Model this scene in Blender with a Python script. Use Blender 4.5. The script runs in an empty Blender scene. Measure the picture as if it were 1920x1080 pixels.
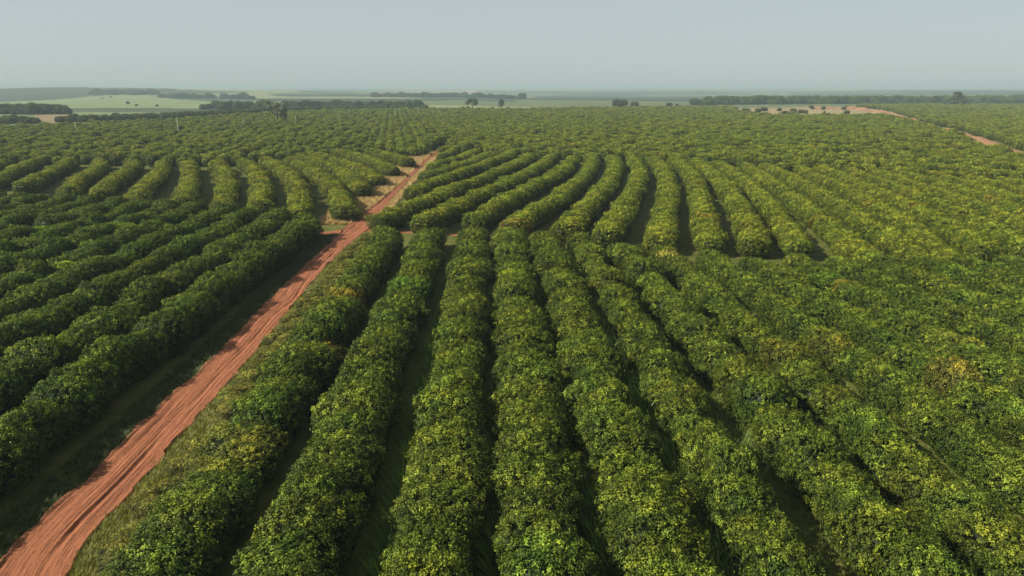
import bpy, math, random
import numpy as np
from mathutils import Vector, Matrix

R = math.radians
rng = np.random.default_rng(7)
random.seed(7)
scene = bpy.context.scene
C = scene.collection

# ------------------------------------------------------------------ camera
F, PITCH, H = 1300.0, R(16.1), 27.0           # focal length in photo pixels, tilt, height above ground
cp, sp = math.cos(PITCH), math.sin(PITCH)
cam_d = bpy.data.cameras.new('camera')
cam_d.sensor_width = 36.0
cam_d.lens = F / 1920 * 36
cam_d.clip_start = 0.5
cam_d.clip_end = 40000
cam = bpy.data.objects.new('camera', cam_d)
cam.location = (0, 0, H)
cam.rotation_euler = (R(90) - PITCH, 0, 0)
C.objects.link(cam)
scene.camera = cam

# ------------------------------------------------------------------ sky, sun, exposure
SUN_EL, SUN_AZ = R(37), R(-105)                # azimuth measured from the view direction (+Y), negative = left
world = bpy.data.worlds.new('World')
scene.world = world
world.use_nodes = True
wn = world.node_tree
bg = wn.nodes['Background']
sky = wn.nodes.new('ShaderNodeTexSky')
sky.sky_type = 'NISHITA'
sky.sun_disc = False
sky.sun_elevation = SUN_EL
sky.sun_rotation = SUN_AZ
sky.altitude = 400
sky.air_density = 1.0
sky.dust_density = 1.2
sky.ozone_density = 1.5
hz = wn.nodes.new('ShaderNodeMix'); hz.data_type = 'RGBA'      # even veil of high haze over the whole sky
hz.inputs[0].default_value = 0.86
hz.inputs[7].default_value = (3.75, 4.2, 4.3, 1)
wn.links.new(sky.outputs[0], hz.inputs[6])
wn.links.new(hz.outputs[2], bg.inputs[0])
bg.inputs[1].default_value = 0.05
sun_d = bpy.data.lights.new('sun', 'SUN')
sun_d.energy = 5.0
sun_d.angle = R(0.6)
sun_d.color = (1.0, 0.92, 0.76)
sun = bpy.data.objects.new('sun', sun_d)
sdir = Vector((math.sin(SUN_AZ) * math.cos(SUN_EL), math.cos(SUN_AZ) * math.cos(SUN_EL), math.sin(SUN_EL)))
sun.rotation_euler = sdir.to_track_quat('Z', 'Y').to_euler()
sun.location = (-60, 0, 80)
C.objects.link(sun)
vs = scene.view_settings
vs.view_transform = 'Standard'
vs.look = 'None'
vs.exposure = 1.4
vs.gamma = 1.0
cy = scene.cycles
cy.max_bounces = 5
cy.diffuse_bounces = 2
cy.glossy_bounces = 1
cy.transmission_bounces = 3
cy.transparent_max_bounces = 4
cy.volume_bounces = 1
cy.use_denoising = True
cy.sample_clamp_indirect = 4

# ------------------------------------------------------------------ pixel <-> ground
def ground(px, py, z=0.0):
    """photo pixel -> point on the horizontal plane z"""
    u, v = px - 960.0, py - 540.0
    down = v * cp + F * sp
    k = (H - z) / down
    return (u * k, (F * cp - v * sp) * k)

def project(x, y, z):
    dz = z - H
    depth = y * cp - dz * sp
    up = y * sp + dz * cp
    return 960 + F * x / depth, 540 - F * up / depth

def height_at(px, py, Y):
    """height of the pixel ray at ground distance Y"""
    v = py - 540.0
    return H - Y * (v * cp + F * sp) / (F * cp - v * sp)

def interp(poly, x):
    return np.interp(x, [p[0] for p in poly], [p[1] for p in poly])

def in_poly(px, py, poly):
    px = np.asarray(px, float); py = np.asarray(py, float)
    res = np.zeros(px.shape, bool)
    n = len(poly)
    for i in range(n):
        x1, y1 = poly[i]; x2, y2 = poly[(i + 1) % n]
        c = ((y1 > py) != (y2 > py)) & (px < (x2 - x1) * (py - y1) / ((y2 - y1) + 1e-12) + x1)
        res ^= c
    return res

def smooth(a, b, x):
    t = np.clip((x - a) / (b - a), 0, 1)
    return t * t * (3 - 2 * t)

def terrain(x, y):
    """flat plateau carrying the orchard, gentle hills beyond it"""
    x = np.asarray(x, float); y = np.asarray(y, float)
    r = np.hypot(x, y)
    w = smooth(1150, 3200, r)
    th = np.arctan2(x, y)
    hills = (7 * np.sin(r / 410 + 2.2 * th + 1.0) + 9 * np.sin(r / 930 + 5 * th + 0.4)
             + 6 * np.sin(x / 520 + 1.3) * np.cos(y / 760))
    rise = 13 * smooth(5000, 11500, r) + 26 * np.exp(-((th + 0.53) / 0.13) ** 2) * smooth(2600, 4600, r) * (1 - smooth(5200, 7000, r))
    return w * hills * (1 - 0.45 * smooth(4500, 9000, r)) + rise

# ------------------------------------------------------------------ helpers
def tag(o, label=None, cat=None, group=None, kind=None):
    if label: o['label'] = label
    if cat: o['category'] = cat
    if group: o['group'] = group
    if kind: o['kind'] = kind
    return o

def link_mesh(name, me, parent=None):
    o = bpy.data.objects.new(name, me)
    C.objects.link(o)
    if parent is not None:
        o.parent = parent
    return o

def mesh_np(name, co, faces, mat, smooth_shade=False):
    me = bpy.data.meshes.new(name)
    co = np.asarray(co, np.float32)
    faces = np.asarray(faces, np.int32)
    n, k = faces.shape
    me.vertices.add(len(co)); me.vertices.foreach_set('co', co.ravel())
    me.loops.add(n * k); me.loops.foreach_set('vertex_index', faces.ravel())
    me.polygons.add(n)
    me.polygons.foreach_set('loop_start', np.arange(0, n * k, k, dtype=np.int32))
    me.polygons.foreach_set('loop_total', np.full(n, k, np.int32))
    if smooth_shade:
        me.polygons.foreach_set('use_smooth', np.ones(n, bool))
    me.update(calc_edges=True)
    if mat is not None:
        me.materials.append(mat)
    return me

class Mat:
    def __init__(self, name):
        self.m = bpy.data.materials.new(name)
        self.m.use_nodes = True
        self.t = self.m.node_tree
        self.t.nodes.clear()
        self.out = self.n('ShaderNodeOutputMaterial')
    def n(self, kind, **kw):
        nd = self.t.nodes.new(kind)
        for k, v in kw.items():
            setattr(nd, k, v)
        return nd
    def l(self, a, b):
        self.t.links.new(a, b)
    def set(self, sock, v):
        if hasattr(v, 'is_linked') or hasattr(v, 'node'):
            self.l(v, sock)
        else:
            sock.default_value = v
    def noise(self, vec, scale, detail=3, rough=0.55):
        nd = self.n('ShaderNodeTexNoise')
        nd.inputs['Scale'].default_value = scale
        nd.inputs['Detail'].default_value = detail
        nd.inputs['Roughness'].default_value = rough
        if vec is not None: self.l(vec, nd.inputs['Vector'])
        return nd.outputs['Fac']
    def ramp(self, fac, stops, interp='LINEAR'):
        nd = self.n('ShaderNodeValToRGB')
        nd.color_ramp.interpolation = interp
        el = nd.color_ramp.elements
        while len(el) < len(stops): el.new(0.5)
        for e, (p, c) in zip(el, stops):
            e.position = p; e.color = (*c, 1) if len(c) == 3 else c
        self.l(fac, nd.inputs[0])
        return nd.outputs[0]
    def mix(self, fac, a, b, mode='MIX'):
        nd = self.n('ShaderNodeMix', data_type='RGBA', blend_type=mode)
        self.set(nd.inputs[0], fac)
        self.set(nd.inputs[6], a if not isinstance(a, tuple) else (*a, 1)[:4])
        self.set(nd.inputs[7], b if not isinstance(b, tuple) else (*b, 1)[:4])
        return nd.outputs[2]
    def math(self, op, a, b=0.0):
        nd = self.n('ShaderNodeMath', operation=op)
        self.set(nd.inputs[0], a); self.set(nd.inputs[1], b)
        return nd.outputs[0]
    def attr(self, name, kind='GEOMETRY'):
        nd = self.n('ShaderNodeAttribute', attribute_type=kind, attribute_name=name)
        return nd
    def principled(self, color, rough=0.8, spec=0.2, normal=None):
        nd = self.n('ShaderNodeBsdfPrincipled')
        self.set(nd.inputs['Base Color'], color if not isinstance(color, tuple) else (*color, 1))
        self.set(nd.inputs['Roughness'], rough)
        nd.inputs['Specular IOR Level'].default_value = spec
        if normal is not None: self.l(normal, nd.inputs['Normal'])
        return nd.outputs[0]
    def bump(self, h, strength, dist):
        nd = self.n('ShaderNodeBump')
        nd.inputs['Strength'].default_value = strength
        nd.inputs['Distance'].default_value = dist
        self.l(h, nd.inputs['Height'])
        return nd.outputs[0]
    def done(self, shader):
        self.l(shader, self.out.inputs['Surface'])
        return self.m

def leaf_material(name, old, mid, young, translucency=0.28, rough=0.5, spec=0.35, patchy=False):
    m = Mat(name)
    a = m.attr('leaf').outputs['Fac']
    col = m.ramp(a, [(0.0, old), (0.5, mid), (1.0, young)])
    tint = m.attr('tint', 'INSTANCER').outputs['Color']
    col = m.mix(1.0, col, tint, 'MULTIPLY')
    if patchy:                                   # patches of yellowing and of darker growth, wider than one leaf
        pos = m.n('ShaderNodeNewGeometry').outputs['Position']
        f = m.noise(pos, 0.55, 4, 0.6)
        col = m.mix(1.0, col, m.ramp(f, [(0.30, (0.72, 0.90, 0.95)), (0.5, (1, 1, 1)), (0.62, (1.10, 1.03, 0.95)), (0.74, (1.28, 1.05, 0.95))]), 'MULTIPLY')
    p = m.principled(col, rough, spec)
    tr = m.n('ShaderNodeBsdfTranslucent')
    m.l(m.mix(1.0, col, (1.25, 1.3, 0.7), 'MULTIPLY'), tr.inputs[0])
    mx = m.n('ShaderNodeMixShader'); mx.inputs[0].default_value = translucency
    m.l(p, mx.inputs[1]); m.l(tr.outputs[0], mx.inputs[2])
    return m.done(mx.outputs[0])

def simple_noise_material(name, c1, c2, scale, rough=0.9, bump=0.0, dist=0.05):
    m = Mat(name)
    tc = m.n('ShaderNodeNewGeometry').outputs['Position']
    f = m.noise(tc, scale, 5)
    col = m.ramp(f, [(0.3, c1), (0.7, c2)])
    nrm = m.bump(f, bump, dist) if bump else None
    return m.done(m.principled(col, rough, 0.15, nrm))

M_leaf = leaf_material('orchard leaves', (0.0065, 0.0120, 0.0014), (0.060, 0.084, 0.0082), (0.27, 0.32, 0.03), 0.2, 0.5, 0.10, True)  # old-to-young tones spread wide, painting deeper foliage shadows and brighter highlights too
M_treeleaf = leaf_material('tall tree leaves', (0.0128, 0.0208, 0.0072), (0.0240, 0.0368, 0.0104), (0.0440, 0.0624, 0.0176), 0.18)
M_grass = leaf_material('grass blades', (0.0338, 0.0525, 0.0090), (0.0638, 0.0900, 0.0150), (0.1125, 0.1350, 0.0263), 0.3, 0.6)
M_dry = leaf_material('dry grass blades', (0.1955, 0.1265, 0.0460), (0.3220, 0.2185, 0.0862), (0.4830, 0.3450, 0.1610), 0.25, 0.7)
M_bark = simple_noise_material('bark', (0.06, 0.045, 0.035), (0.14, 0.11, 0.085), 9, 0.95, 0.5, 0.03)
M_pole = simple_noise_material('pale concrete', (0.20, 0.195, 0.175), (0.27, 0.26, 0.235), 3, 0.85)

# ground: grass in the orchard, farmland beyond
def ground_material():
    m = Mat('grassy ground and farmland')
    pos = m.n('ShaderNodeNewGeometry').outputs['Position']
    n1 = m.noise(pos, 0.35, 6)
    n2 = m.noise(pos, 2.6, 6, 0.7)
    g = m.ramp(n1, [(0.25, (0.0367, 0.0456, 0.0095)), (0.55, (0.0651, 0.0723, 0.0160)), (0.8, (0.1018, 0.0825, 0.0278))])
    g2 = m.ramp(n2, [(0.3, (0.55, 0.55, 0.5)), (0.7, (1.2, 1.2, 1.1))])
    near = m.mix(1.0, g, g2, 'MULTIPLY')
    # fields
    mp = m.n('ShaderNodeMapping'); mp.inputs['Scale'].default_value = (0.0011, 0.0017, 0.0)
    mp.inputs['Rotation'].default_value = (0, 0, 0.5)
    m.l(pos, mp.inputs['Vector'])
    vo = m.n('ShaderNodeTexVoronoi'); vo.inputs['Scale'].default_value = 1.0
    m.l(mp.outputs[0], vo.inputs['Vector'])
    sep = m.n('ShaderNodeSeparateColor'); m.l(vo.outputs['Color'], sep.inputs[0])
    fields = m.ramp(sep.outputs[0], [(0.0, (0.045, 0.065, 0.03)), (0.26, (0.20, 0.24, 0.10)), (0.46, (0.05, 0.075, 0.035)),
                                     (0.58, (0.30, 0.33, 0.17)), (0.76, (0.34, 0.25, 0.17)), (0.86, (0.16, 0.20, 0.09))], 'CONSTANT')
    nf = m.noise(pos, 0.012, 6, 0.65)
    nf = m.ramp(nf, [(0.3, (0.28, 0.28, 0.28)), (0.7, (0.48, 0.48, 0.48))])
    fields = m.mix(1.0, fields, nf, 'MULTIPLY')
    a = m.attr('field')                          # colour of single known fields, alpha = how much it counts
    fields = m.mix(a.outputs['Alpha'], fields, m.mix(1.0, a.outputs['Color'], nf, 'MULTIPLY'))
    far = m.attr('far').outputs['Fac']
    col = m.mix(far, near, fields)
    return m.done(m.principled(col, 0.95, 0.1, m.bump(n2, 0.5, 0.15)))

def road_material(name, base, dark, light, dust):
    m = Mat(name)
    uv = m.n('ShaderNodeUVMap', uv_map='along').outputs[0]
    pos = m.n('ShaderNodeNewGeometry').outputs['Position']
    def streak(su, sv, detail=5):
        mp = m.n('ShaderNodeMapping'); mp.inputs['Scale'].default_value = (su, sv, 1)
        m.l(uv, mp.inputs['Vector'])
        return m.noise(mp.outputs[0], 1.0, detail, 0.6)
    s1 = streak(4.2, 0.10); s2 = streak(14, 0.5)
    clods = m.noise(pos, 3.2, 6, 0.7)
    col = m.ramp(s1, [(0.30, dark), (0.5, base), (0.68, light)])
    col = m.mix(0.5, col, m.ramp(s2, [(0.3, dark), (0.6, light)]))
    col = m.mix(m.math('MULTIPLY', m.ramp(clods, [(0.52, (0, 0, 0)), (0.72, (1, 1, 1))]), 0.5), col, dust)
    h = m.math('ADD', m.math('MULTIPLY', clods, 0.6), m.math('ADD', s1, m.math('MULTIPLY', s2, 0.6)))
    return m.done(m.principled(col, 0.95, 0.08, m.bump(h, 0.8, 0.12)))

M_ground = ground_material()
M_road = road_material('red earth', (0.160, 0.0590, 0.0285), (0.066, 0.0225, 0.0115), (0.225, 0.0890, 0.0470), (0.060, 0.0210, 0.0110))
M_track = road_material('pale red sand', (0.165, 0.088, 0.047), (0.120, 0.048, 0.025), (0.21, 0.13, 0.072), (0.11, 0.045, 0.023))

# ------------------------------------------------------------------ ground sheet
FIELDS = [  # photo outline of single fields, base colour
    ([(-40, 167), (75, 161), (155, 161), (172, 165), (330, 166), (330, 173), (255, 174), (180, 180), (100, 187), (-40, 193)], (0.045, 0.068, 0.04)),
    ([(-40, 193), (100, 187), (180, 180), (250, 174.5), (300, 176), (345, 180), (430, 190), (440, 199), (240, 203), (-40, 210)], (0.25, 0.31, 0.13)),
    ([(128, 203), (240, 202), (440, 204), (500, 208), (400, 213), (128, 209)], (0.085, 0.11, 0.055)),
    ([(-40, 211), (128, 209), (300, 213), (250, 222), (-40, 224)], (0.21, 0.26, 0.11)),
    ([(66, 215), (132, 213.5), (122, 236), (58, 236)], (0.36, 0.27, 0.15)),
    ([(290, 180), (500, 185), (540, 193), (420, 192), (300, 184)], (0.06, 0.09, 0.055)),
    ([(420, 189), (560, 191), (560, 196), (440, 198)], (0.24, 0.30, 0.16)),
    ([(690, 179), (860, 177), (985, 184), (960, 191), (840, 187)], (0.055, 0.085, 0.06)),
    ([(893, 170.5), (1080, 171), (1075, 176), (893, 175)], (0.06, 0.085, 0.06)),
    ([(500, 176), (640, 175), (720, 178), (690, 181.5), (520, 181)], (0.055, 0.085, 0.06)),
    ([(560, 170.5), (760, 170), (760, 172.5), (560, 173)], (0.06, 0.09, 0.065)),
    ([(1000, 181), (1150, 179), (1290, 182), (1280, 186), (1010, 186)], (0.07, 0.10, 0.07)),
    ([(1060, 171.5), (1310, 171), (1420, 175), (1300, 178), (1090, 174.5)], (0.05, 0.08, 0.06)),
    ([(1480, 174), (1900, 172), (1940, 177), (1500, 179)], (0.055, 0.085, 0.06)),
    ([(860, 168), (895, 168), (895, 177), (868, 177)], (0.42, 0.30, 0.24)),
    ([(1370, 204), (1440, 201.5), (1600, 199.5), (1665, 208), (1720, 224), (1650, 221), (1560, 222), (1440, 221), (1385, 215)], (0.40, 0.32, 0.17)),
]
def build_ground():
    th = np.concatenate([np.arange(-180, -46, 4.0), np.arange(-46, 46.01, 0.16), np.arange(50, 180, 4.0)])
    th = np.unique(np.round(th, 3)); th = np.radians(th)
    rr = np.concatenate([[4], np.geomspace(12, 380, 26), np.linspace(400, 1200, 70), np.geomspace(1220, 12500, 130)])
    T, RR = np.meshgrid(th, rr)
    x = RR * np.sin(T); y = RR * np.cos(T)
    z = terrain(x, y)
    co = np.stack([x, y, z], -1).reshape(-1, 3)
    nt, nr = len(th), len(rr)
    i = np.arange(nr - 1)[:, None] * nt; j = np.arange(nt)[None, :]; j2 = (j + 1) % nt
    f = np.stack([i + j, i + j2, i + nt + j2, i + nt + j], -1).reshape(-1, 4)
    co = np.vstack([co, [[0, 0, 0]]])
    me = mesh_np('ground', co, f[:, ::-1], M_ground, True)
    # close the hole round the foot of the camera
    X, Y = co[:, 0], co[:, 1]
    yy = np.maximum(Y, 5)
    px, py = project(X, yy, co[:, 2])
    col = np.zeros((len(co), 4), np.float32)
    front = Y > 300
    for poly, c in FIELDS:
        k = in_poly(px, py, poly) & front
        col[k] = (*c, 1)
    a = me.attributes.new('field', 'FLOAT_COLOR', 'POINT'); a.data.foreach_set('color', col.ravel())
    far = smooth(0, 1, (interp(FAR_EDGE, px) + 9 - py) / 3.0) * front
    far = np.maximum(far, (col[:, 3] > 0.5).astype(float))
    far = np.maximum(far, smooth(1150, 1300, np.hypot(X, Y)))
    b = me.attributes.new('far', 'FLOAT', 'POINT'); b.data.foreach_set('value', far.astype(np.float32))
    o = link_mesh('ground', me)
    tag(o, 'grassy ground of the orchard running out into hazy farmland', 'ground', kind='structure')
    del o['category']
    return o

# crest line (tree tops) of the orchard's far edge in the photo
FAR_EDGE = [(-400, 238), (0, 234), (150, 229), (300, 223), (420, 214.5), (520, 209), (640, 204.5), (800, 202.5), (960, 203.5),
            (1100, 201), (1280, 199.5), (1420, 198), (1600, 195.5), (1750, 194), (1920, 195), (2300, 195)]

# ------------------------------------------------------------------ roads
ROAD_PX = [(40, 1110, 4.7), (62, 1047, 4.7), (217, 900, 4.6), (328, 780, 4.5), (391, 718, 4.4), (466, 638, 4.3), (510, 588, 4.2), (552, 540, 4.0),
           (602, 490, 3.9), (640, 455, 4.3), (668, 430, 5.6), (698, 402, 4.3), (722, 378, 2.9), (753, 349, 2.3), (771, 329, 2.2),
           (792, 309, 2.2), (808, 295, 2.2), (822, 284, 2.2), (838, 274, 2.2)]
def road_line(pts, step, z=0.0):
    g = np.array([[*ground(a, b, z), w] for a, b, w in pts])
    d0 = g[0, :2] - g[1, :2]; d0 /= np.linalg.norm(d0)
    g = np.vstack([[*(g[0, :2] + d0 * 25), g[0, 2]], g])
    s = np.concatenate([[0], np.cumsum(np.hypot(*np.diff(g[:, :2], axis=0).T))])
    n = int(s[-1] / step)
    t = np.linspace(0, s[-1], n)
    out = np.stack([np.interp(t, s, g[:, k]) for k in range(3)], -1)
    k = max(3, int(14 / step) | 1)
    ker = np.hanning(k + 2)[1:-1]; ker /= ker.sum()
    for c in range(3):
        p = np.pad(out[:, c], k // 2, mode='reflect', reflect_type='odd')
        out[:, c] = np.convolve(p, ker, 'valid')
    return out
ROAD = road_line(ROAD_PX, 0.5)
TRACK_PX = [(1560, 205, 15), (1610, 205, 15), (1650, 211, 15), (1690, 225, 13), (1725, 233, 12), (1762, 243, 13), (1800, 254, 12), (1835, 266, 14),
            (1880, 282, 13), (1930, 300, 12), (2050, 345, 12)]
TRACK = road_line(TRACK_PX, 2.0)
SPUR = [(678, 432), (640, 434), (600, 440), (545, 436), (470, 428), (380, 421), (250, 413), (100, 402), (-120, 392)]   # path between the two left blocks
CROSS = [(690, 440), (760, 434), (860, 441), (1000, 452), (1180, 470), (1300, 482), (1500, 494), (1750, 496), (2100, 505)]  # path across the right blocks

def vnoise(x, seed, octaves=4):
    r = np.random.default_rng(seed); out = np.zeros_like(x, float)
    for o in range(octaves):
        f = 2.0 ** o
        tab = r.normal(size=4096)
        xi = x * f; i = np.floor(xi).astype(int); t = xi - i; t = t * t * (3 - 2 * t)
        out += (tab[i % 4096] * (1 - t) + tab[(i + 1) % 4096] * t) / f
    return out

def build_road(name, line, mat, nu, z0, label, ruts=True, depth=1.0, bank=0.0):
    P = line[:, :2]
    d = np.gradient(P, axis=0); d /= np.linalg.norm(d, axis=1)[:, None]
    nrm = np.stack([d[:, 1], -d[:, 0]], -1)                   # to the right
    s = np.concatenate([[0], np.cumsum(np.hypot(*np.diff(P, axis=0).T))])
    u = np.linspace(-1, 1, nu)
    n = len(P)
    wl = line[:, 2] / 2 + 0.14 * vnoise(s / 1.5, 1, 5)
    wr = line[:, 2] / 2 + 0.14 * vnoise(s / 1.5, 2, 5)
    W = np.where(u[None, :] < 0, wl[:, None], wr[:, None])
    off = u[None, :] * W
    z = np.zeros((n, nu))
    if ruts:
        wob = 0.14 * vnoise(s / 9, 3, 2)[:, None]
        for c, wd, dp in ((-0.85, 0.24, 0.07), (0.75, 0.24, 0.08), (-0.38, 0.12, 0.035), (1.25, 0.12, 0.04), (0.25, 0.10, 0.03), (-1.7, 0.12, 0.04)):
            amp = dp * (0.75 + 0.5 * vnoise(s / 6 + 10 * c, 5, 3))[:, None].clip(0.1, 2)
            z -= 1.7 * amp * np.exp(-((off - c - wob) / wd) ** 2)
            z += 0.9 * amp * np.exp(-((off - c - wob - 1.6 * wd) / wd) ** 2)
        z += 0.10 * np.exp(-((off + W * 0.88) / 0.22) ** 2) * (0.6 + 0.5 * vnoise(s / 2.2, 8)[:, None])
        z += 0.05 * np.exp(-((off - W * 0.9) / 0.25) ** 2) * (0.6 + 0.5 * vnoise(s / 2.2, 9)[:, None])
    rg = np.random.default_rng(4)
    z += rg.normal(size=z.shape) * 0.012 * depth
    edge = smooth(0, 0.12, 1 - np.abs(u))[None, :]
    z = (z0 + 0.17 * depth + z * depth).clip(z0, None) * edge + (1 - edge) * (0.006)
    x = P[:, None, 0] + nrm[:, None, 0] * off
    y = P[:, None, 1] + nrm[:, None, 1] * off
    z = z + terrain(x, y) + bank * (1 - u[None, :] ** 2) ** 1.2 * (0.62 + 0.6 * vnoise(s / 22, 12, 3)[:, None]).clip(0.1, 1.4)
    co = np.stack([x, y, z], -1).reshape(-1, 3)
    i = np.arange(n - 1)[:, None] * nu; j = np.arange(nu - 1)[None, :]
    f = np.stack([i + j, i + j + 1, i + nu + j + 1, i + nu + j], -1).reshape(-1, 4)
    me = mesh_np(name, co, f, mat, True)
    uvl = me.uv_layers.new(name='along')
    li = f.ravel()
    uvc = np.stack([off.ravel()[li], np.repeat(s, nu)[li]], -1)
    uvl.data.foreach_set('uv', uvc.astype(np.float32).ravel())
    o = link_mesh(name, me)
    tag(o, label, kind='structure')
    return o

build_ground()
build_road('dirt_road', ROAD, M_road, 76, 0.02, 'rutted red dirt road climbing from the lower left between the hedge rows')
build_road('sandy_track', TRACK, M_track, 12, 0.03, 'pale red sandy track descending through the far right trees', ruts=False, depth=0.4, bank=2.7)
spur_line = road_line([(a, b, 4.2 if i < 2 else 2.6) for i, (a, b) in enumerate(SPUR)], 0.6)
build_road('side_path', spur_line[int(18 / 0.6):], M_road, 14, 0.012, 'red earth path turning left off the dirt road between hedge blocks', ruts=False, depth=0.4)
cross_line = road_line([(a, b, 1.4) for (a, b) in CROSS[:4]], 0.6)
build_road('cross_path', cross_line[int(25 / 0.6):], M_road, 10, 0.012, 'narrow red earth path crossing behind the front hedge block', ruts=False, depth=0.4)

# ------------------------------------------------------------------ crown meshes
def crown_radius(d, a, b, ct, cb, bumps, p=2.5):
    c = np.where(d[:, 2] > 0, ct, cb)
    r = (np.abs(d[:, 0] / a) ** p + np.abs(d[:, 1] / b) ** p + np.abs(d[:, 2] / c) ** p) ** (-1 / p)
    for bd, k, am in bumps:
        r = r * (1 + am * np.exp(k * (d @ bd - 1)))
    return r

def unit(v):
    return v / np.linalg.norm(v, axis=-1, keepdims=True)

def leaf_quads(pos, nrm, size, g, aspect=0.55, fold=0.18):
    """folded leaf: two triangles sharing the midrib"""
    n = len(pos)
    t = unit(np.cross(nrm, g.normal(size=(n, 3))))
    s = np.cross(nrm, t)
    L = (size * g.uniform(0.7, 1.3, n))[:, None]
    base = pos - t * L * 0.5; tip = pos + t * L * 0.5
    lft = pos + s * L * aspect * 0.5 + nrm * L * fold
    rgt = pos - s * L * aspect * 0.5 + nrm * L * fold
    co = np.stack([base, rgt, tip, lft], 1).reshape(-1, 3)
    i = np.arange(n)[:, None] * 4
    f = np.concatenate([i + [[0, 1, 2]], i + [[0, 2, 3]]], 1).reshape(-1, 3)
    return co, f

import bmesh
def icosphere(sub):
    bm = bmesh.new(); bmesh.ops.create_icosphere(bm, subdivisions=sub, radius=1)
    co = np.array([v.co[:] for v in bm.verts]); f = np.array([[v.index for v in fc.verts] for fc in bm.faces])
    bm.free(); return co, f
ICO = icosphere(3)

def crown_mesh(name, seed, nleaf, a, b, h, leaf, mat, low=0.08, sprigs=34):
    g = np.random.default_rng(seed)
    zc = 0.42 * h
    ct, cb = h - zc, zc - low
    bumps = []
    for _ in range(16):
        bd = unit(g.normal(size=3)); bd[2] = abs(bd[2]) * 0.9 - 0.15; bd = unit(bd)
        bumps.append((bd, g.uniform(8, 34), g.uniform(-0.17, 0.25)))
    nt = nleaf // 13          # twigs
    td = unit(g.normal(size=(nt, 3)) + [0, 0, 0.22])
    tr = crown_radius(td, a, b, ct, cb, bumps)
    sp_dir = unit(g.normal(size=(sprigs, 3)) + [0, 0, 0.9])
    tnear = np.exp(((td @ sp_dir.T).max(1) - 1) * 150)
    tdep = g.uniform(0, 1, nt) ** 1.8
    tpos = td * (tr * (1 - 0.17 * tdep + g.uniform(-0.05, 0.05, nt)) + 0.20 * tnear * g.uniform(0.3, 1, nt))[:, None]
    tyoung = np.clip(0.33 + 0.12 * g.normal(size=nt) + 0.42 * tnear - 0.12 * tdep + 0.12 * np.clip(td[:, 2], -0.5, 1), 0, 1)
    own = np.repeat(np.arange(nt), 13); nleaf = len(own)
    ld = unit(g.normal(size=(nleaf, 3)) + 0.55 * td[own])
    pos = tpos[own] + ld * (0.21 * g.uniform(0.35, 1.1, nleaf))[:, None]
    out = unit(td / np.array([a * a, b * b, ct * ct]))[own]
    nrm = unit(out * 0.8 + ld * 0.5 + [0, 0, 0.35] + 0.55 * g.normal(size=(nleaf, 3)))
    pos[:, 2] += zc
    lo = pos[:, 2] < 0.04
    pos[lo, 2] = g.uniform(0.04, 0.3, lo.sum())
    co, f = leaf_quads(pos, nrm, leaf, g)
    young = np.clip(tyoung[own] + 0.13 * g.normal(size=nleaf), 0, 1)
    # inner mass closing the crown, coloured near-black as painted shade between the leaves
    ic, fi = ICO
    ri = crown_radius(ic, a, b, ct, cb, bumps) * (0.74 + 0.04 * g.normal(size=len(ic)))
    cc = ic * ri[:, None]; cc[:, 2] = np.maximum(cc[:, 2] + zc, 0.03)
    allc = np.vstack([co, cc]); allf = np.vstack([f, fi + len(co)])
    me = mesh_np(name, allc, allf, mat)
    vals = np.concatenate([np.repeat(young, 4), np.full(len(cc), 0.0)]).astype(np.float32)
    at = me.attributes.new('leaf', 'FLOAT', 'POINT'); at.data.foreach_set('value', vals)
    return me

NV = 9
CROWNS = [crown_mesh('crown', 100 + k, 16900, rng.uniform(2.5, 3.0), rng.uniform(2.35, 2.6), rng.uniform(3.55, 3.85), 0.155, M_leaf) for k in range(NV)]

def trunk_mesh(name, h, r, seed, limbs=4, spread=0.9, mat=None):
    g = np.random.default_rng(seed)
    co, fs = [], []
    def tube(p, q, r0, r1, bend):
        n, m = 5, 6
        p, q = np.array(p, float), np.array(q, float)
        ax = unit(q - p); a = unit(np.cross(ax, [0.3, 0.9, 0.1])); b = np.cross(ax, a)
        base = sum(len(c) for c in co)
        ring = []
        for i in range(n):
            t = i / (n - 1)
            c = p + (q - p) * t + np.array(bend) * math.sin(math.pi * t)
            rad = r0 + (r1 - r0) * t
            an = np.arange(m) * 2 * math.pi / m
            ring.append(c + np.outer(np.cos(an), a) * rad + np.outer(np.sin(an), b) * rad)
        co.append(np.vstack(ring))
        for i in range(n - 1):
            for j in range(m):
                fs.append([base + i * m + j, base + i * m + (j + 1) % m, base + (i + 1) * m + (j + 1) % m, base + (i + 1) * m + j])
    fork = h * 0.42
    tube((0, 0, -0.05), (0, 0, fork), r * 1.25, r, g.normal(size=3) * 0.03 * h * [1, 1, 0])
    for k in range(limbs):
        an = 2 * math.pi * (k + g.uniform(-0.3, 0.3)) / limbs
        q = (math.cos(an) * spread * h * 0.4, math.sin(an) * spread * h * 0.4, h * g.uniform(0.7, 0.88))
        tube((0, 0, fork * 0.92), q, r * 0.6, r * 0.15, g.normal(size=3) * 0.03 * h)
    return mesh_np(name, np.vstack(co), fs, mat or M_bark, True)
TRUNKS = [trunk_mesh('trunk', 2.7, 0.13, 40 + k, 4, 1.0) for k in range(4)]

# ------------------------------------------------------------------ orchard rows
ZC = 3.5                                                      # height of the row crests read from the photo
rows = []                                                     # (block, row number, polyline of ground points)
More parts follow.
